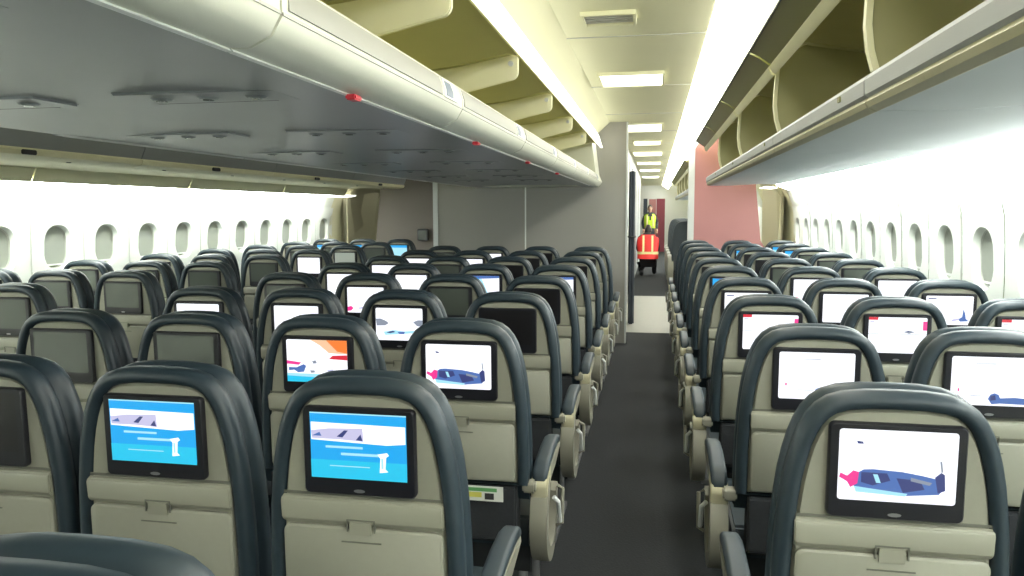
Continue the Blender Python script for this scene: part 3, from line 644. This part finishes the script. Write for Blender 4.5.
for c in range(4):
    for i, st in enumerate(MS[c]):
        if st is None: continue
        r = i-1
        rd = random.uniform(-.008, .008)
        row = 'nearest row, bottom left corner' if r < 0 else '%s row from camera' % ordn(r+2)
        seat(X0-a_*c-(.015 if (c, r) == (1, 0) else 0), Y(r)+rd-(.07 if r < 0 else 0)-(.02 if c == 0 and r >= 0 else 0), st, 'seat with %s, %s, %s' % (WORD[st], posM[c], row), 'seats of the centre block',
             right='aisle' if c == 0 else 'inner', left='aisle' if c == 3 else None)
RS = {0: ['plane', 'taxi', 'map', 'mapw', 'halfb', 'black', 'black', 'black', 'black', 'off'],
      1: ['plane', 'taxi', 'map', 'white', 'pinkm', 'off', 'black', 'black', 'blue', 'off'],
      2: [None, None, 'map', 'mapw', 'white', 'off', 'off', 'off', 'blue', 'blue']}
posR = ['aisle seat of right block', 'middle seat of right block', 'window seat of right block']
for c in range(3):
    for r, st in enumerate(RS[c]):
        if st is None: continue
        seat(X0+BX+.48*c+(.022 if r == 1 else .008), Y(r)+.035+random.uniform(-.008, .008), st, 'seat with %s, %s, %s row from camera' % (WORD[st], posR[c], ordn(r+2)), 'seats of the right window block',
             right='inner', left='aisle' if c == 0 else None)
LS = {0: [None, None, 'off', 'off', 'off', 'off', 'white', 'dim', 'off', 'blue'],
      1: [None, None, None, 'off', 'off', 'off', 'off', 'off', 'off', 'blue'],
      2: [None, None, None, 'off', 'off', 'off', 'off', 'off', 'off', 'blue']}
posL = ['aisle seat of left block', 'middle seat of left block', 'window seat of left block']
for c in range(3):
    for r, st in enumerate(LS[c]):
        if st is None: continue
        seat(-3.10-.48*c, Y(r)+random.uniform(-.008, .008), st, 'seat with %s, %s, %s row from camera' % (WORD[st], posL[c], ordn(r+2)), 'seats of the left window block',
             left='inner', right='aisle' if c == 0 else None)
# seats of the forward cabin: tall dark shells
fs = MB(); rings = []
for d, ins in ((0, .03), (-.02, .01), (.0, 0), (.10, 0), (.13, .03)):
    rings.append([(x*1.15, .2*s+d, 1.30-s*1.0) for x, s in outline(.5, 0, .85, ins)])
fs.loft(rings, M['frontseat']); F_B = fs.mesh('backrest', 60)
fc = MB(); fc.loft([[(x, y, z) for y, z in rrect(.42, .42, .5, .12, .04)] for x in (-.26, .26)], M['frontseat']); F_C = fc.mesh('seat_cushion', 40, bevel=.01)
fa = MB(); fa.loft([[(x, y, z) for y, z in rrect(.38, .40, .5, .55, .12)] for x in (-.05, .05)], M['arm']); F_A = fa.mesh('armrest', 40, bevel=.01)
fb = MB(); fb.box((-.22, .2, 0), (.22, .6, .36), M['hole']); F_P = fb.mesh('seat_base', 0, bevel=.01)
for r in range(5):
    for c in range(3):
        o = empty('forward_cabin_seat', (.60+.66*c, 14.0+1.0*r, 0)); 
        if c == 2: o.location.x = 1.36; 
        if c == 2: 
            bpy.data.objects.remove(o); continue
        tag(o, 'dark tall seat of the forward cabin, %s, %s row beyond the cross-aisle' % (['on the aisle', 'by the window'][c], ordn(r+1)), 'seat', 'dark seats of the forward cabin')
        link('backrest', F_B, o); link('seat_cushion', F_C, o); link('seat_base', F_P, o)
        link('armrest', F_A, o, (-.30, 0, 0))

# safety card in the pocket of the third-row aisle seat
def card(x, y, label, cols):
    o = empty('safety_card', (x, y, 0)); b = MB()
    q = lambda u, v, d: T(u, v, d)
    b.add([q(u, v, d) for d in (-.050, -.047) for u, v in ((-.07, .523), (.07, .523), (.07, .572), (-.07, .572))], [(0,1,2,3),(4,7,6,5),(0,4,5,1),(1,5,6,2),(2,6,7,3),(3,7,4,0)], M['card'])
    b.build('page', o)
    s = MB(); 
    for u0, u1, v0, v1, m in cols: s.add([q(u, v, -.0508) for u, v in ((u0, v0), (u1, v0), (u1, v1), (u0, v1))], [(0,1,2,3)], m)
    s.build('printed_patch', o, smooth=0)
    tag(o, label, 'card')
card(X0+.075, Y(1), 'white card with yellow and green print below the third-row right aisle seat of centre block', [(-.065, .05, .528, .54, M['cardg']), (-.05, .0, .543, .560, M['cardy']), (.01, .04, .545, .566, M['slot'])])

# ------------------------------------------------------------------ people
def skin_body(name, joints, edges, parent, mats, root=0, sub=2):
    me = bpy.data.meshes.new(name); me.from_pydata([j[0] for j in joints], edges, [])
    o = bpy.data.objects.new(name, me); C.objects.link(o); o.parent = parent
    m = o.modifiers.new('skin', 'SKIN'); m.use_smooth_shade = True
    for v, j in zip(me.skin_vertices[0].data, joints):
        r = j[1]; v.radius = r if isinstance(r, tuple) else (r, r)
    me.skin_vertices[0].data[root].use_root = True
    s = o.modifiers.new('sub', 'SUBSURF'); s.levels = sub; s.render_levels = sub
    me.materials.append(mats)
    return o
def ball(mb, c, r, mt, n=16, m=10):
    rings = []
    for i in range(1, m):
        a = PI*i/m
        rings.append([(c[0]+r[0]*math.sin(a)*math.cos(2*PI*k/n), c[1]+r[1]*math.sin(a)*math.sin(2*PI*k/n), c[2]-r[2]*math.cos(a)) for k in range(n)])
    mb.loft(rings, mt)
def head(parent, c, facing, mskin):           # facing: +1 away from camera, -1 towards it
    h = MB(); ball(h, c, (.075, .092, .115), mskin)
    h.tube([(c[0], c[1], c[2]-.09), (c[0], c[1]-.01*facing, c[2]-.20)], .052, mskin, 12)
    ball(h, (c[0], c[1]+.092*facing, c[2]-.012), (.013, .018, .024), mskin, 8, 6)
    for s in (-1, 1): ball(h, (c[0]+.076*s, c[1], c[2]-.005), (.010, .02, .03), mskin, 8, 6)
    h.build('head', parent, smooth=80)
    e = MB()
    for s in (-1, 1): ball(e, (c[0]+.03*s, c[1]+.084*facing, c[2]+.015), (.011, .008, .008), M['slot'], 8, 6)
    e.tube([(c[0]-.025, c[1]+.083*facing, c[2]-.055), (c[0]+.025, c[1]+.083*facing, c[2]-.055)], .005, M['maroon'], 6); e.build('face', parent)
    q = MB(); rings = []
    for i in range(7):
        a = math.radians(4+86*i/6)
        rings.append([(c[0]+.083*math.sin(a)*math.cos(2*PI*k/18), c[1]-.012*facing+.098*math.sin(a)*math.sin(2*PI*k/18), c[2]+.012+.115*math.cos(a)+(-.07*i/6 if math.sin(2*PI*k/18)*facing < .1 else 0)) for k in range(18)])
    q.loft(rings, M['hair'], True, False); q.build('hair', parent, smooth=80)
def hand(parent, p, dirv, side):
    p = Vector(p); d = Vector(dirv).normalized(); u = d.cross(Vector((0, 1, 0))).normalized() if abs(d.y) < .9 else Vector((1, 0, 0)); v = d.cross(u)
    h = MB(); h.tube([p, p+d*.04, p+d*.09], [.022, .034, .032], M['skin'], 10)
    for k, ln in enumerate((.066, .076, .072, .056)):
        b = p+d*.085+u*(.024-.016*k); h.tube([b, b+d*ln*.5+v*.006, b+d*ln+v*.022], [.009, .0085, .006], M['skin'], 8)
    b = p+d*.03+u*.028*side; h.tube([b, b+d*.03+u*.022*side, b+d*.06+u*.026*side], [.011, .010, .007], M['skin'], 8)
    h.build('hand', parent, smooth=80)

# standing worker in a yellow vest, facing the camera
per = empty('person', (-.15, 25.0, 0)); per.rotation_euler[2] = .1; per.scale = (.95, .95, .94)
J = [((0, 0, .95), (.15, .11)), ((0, 0, 1.12), (.135, .10)), ((0, 0, 1.34), (.165, .11)), ((0, 0, 1.46), (.10, .08)), ((0, 0, 1.54), .055),
     ((-.17, 0, 1.42), .062), ((-.24, .02, 1.16), .048), ((-.22, -.10, .96), .036), ((.17, 0, 1.42), .062), ((.25, .02, 1.16), .048), ((.23, -.10, .96), .036),
     ((-.09, 0, .88), .092), ((-.10, -.01, .50), .062), ((-.11, .02, .10), .045), ((-.11, -.12, .045), .038),
     ((.09, 0, .88), .092), ((.10, -.01, .50), .062), ((.11, .02, .10), .045), ((.11, -.12, .045), .038)]
Ed = [(0,1),(1,2),(2,3),(3,4),(3,5),(5,6),(6,7),(3,8),(8,9),(9,10),(0,11),(11,12),(12,13),(13,14),(0,15),(15,16),(16,17),(17,18)]
skin_body('body', J, Ed, per, M['shirt'])
head(per, (0, -.02, 1.65), -1, M['skin'])
hand(per, (-.22, -.11, .95), (0, -.3, -1), 1); hand(per, (.23, -.11, .95), (0, -.3, -1), -1)
v = MB(); rings = []
for z, a, b in ((.98, .19, .15), (1.1, .185, .145), (1.25, .205, .155), (1.38, .21, .15), (1.46, .15, .12)):
    rings.append([(a*math.cos(2*PI*(k+.5)/24 - PI/2)*(1), b*math.sin(2*PI*(k+.5)/24 - PI/2), z) for k in range(24)])
# open front: leave the V between the two front panels
vs = [p_ for r_ in rings for p_ in r_]; fsx = []
for i in range(4):
    for k in range(24):
        if i >= 2 and k in ((22, 23, 0) if i == 3 else (23,)): continue
        b_ = i*24+(k+1) % 24; fsx.append((i*24+k, b_, b_+24, i*24+k+24))
v.add(vs, fsx, M['yelvest']); v.build('vest', per, smooth=80)
tp = MB()
for s in (-1, 1): tp.loft([[(s*.10-.025, -.148-dd, z) for dd in (0, .008)] + [(s*.10+.025, -.148-dd, z) for dd in (.008, 0)] for z in (1.0, 1.2, 1.42)], M['reflect'])
tp.build('reflective_stripe', per)
tag(per, 'person standing far up the aisle in a yellow vest over dark clothes', 'person')

# worker in a red vest kneeling in the aisle, back to the camera
pr2 = empty('person', (-.14, 17.6, 0))
J = [((0, 0, .34), (.19, .15)), ((0, .08, .52), (.16, .12)), ((0, .18, .76), (.20, .13)), ((0, .25, .90), (.11, .09)), ((0, .30, .97), .055),
     ((-.19, .22, .86), .066), ((-.23, .32, .62), .05), ((-.20, .46, .50), .038), ((.19, .22, .86), .066), ((.23, .32, .62), .05), ((.20, .46, .50), .038),
     ((-.11, .05, .30), .11), ((-.15, .42, .16), .075), ((-.14, .12, .08), .055), ((-.14, -.18, .06), .045), ((-.14, -.24, .12), .035),
     ((.11, .05, .30), .11), ((.15, .46, .30), .075), ((.15, .44, .06), .055), ((.15, .56, .04), .04)]
Ed = [(0,1),(1,2),(2,3),(3,4),(3,5),(5,6),(6,7),(3,8),(8,9),(9,10),(0,11),(11,12),(12,13),(13,14),(14,15),(0,16),(16,17),(17,18),(18,19)]
skin_body('body', J, Ed, pr2, M['trouser'])
head(pr2, (0, .36, 1.04), 1, M['skin'])
hand(pr2, (-.20, .46, .50), (.2, .9, -.3), 1); hand(pr2, (.20, .46, .50), (-.2, .9, -.3), -1)
v = MB(); rings = []
for z, yc, a, b in ((.40, .02, .235, .20), (.55, .09, .23, .17), (.72, .165, .25, .17), (.86, .22, .24, .15), (.94, .25, .15, .12)):
    rings.append([(a*math.cos(2*PI*k/24), yc+b*math.sin(2*PI*k/24), z) for k in range(24)])
v.loft(rings, M['redvest'], False, False); v.build('vest', pr2, smooth=80)
tp = MB()
def vr(z0, z1, y0, y1, a, b, n=24): tp.loft([[(a*math.cos(2*PI*k/n), y0+b*math.sin(2*PI*k/n), z0) for k in range(n)], [(a*math.cos(2*PI*k/n), y1+b*math.sin(2*PI*k/n), z1) for k in range(n)]], M['reflect'], False, False)
vr(.50, .56, .07, .095, .238, .182)
for s in (-1, 1): tp.loft([[(s*.10-.022, y-.006, z), (s*.10+.022, y-.006, z), (s*.10+.022, y+.004, z), (s*.10-.022, y+.004, z)] for z, y in ((.56, -.075), (.72, .005), (.86, .08), (.92, .13))], M['reflect'])
tp.build('reflective_stripe', pr2)
tag(pr2, 'person kneeling in the aisle in a red vest, seen from behind', 'person')
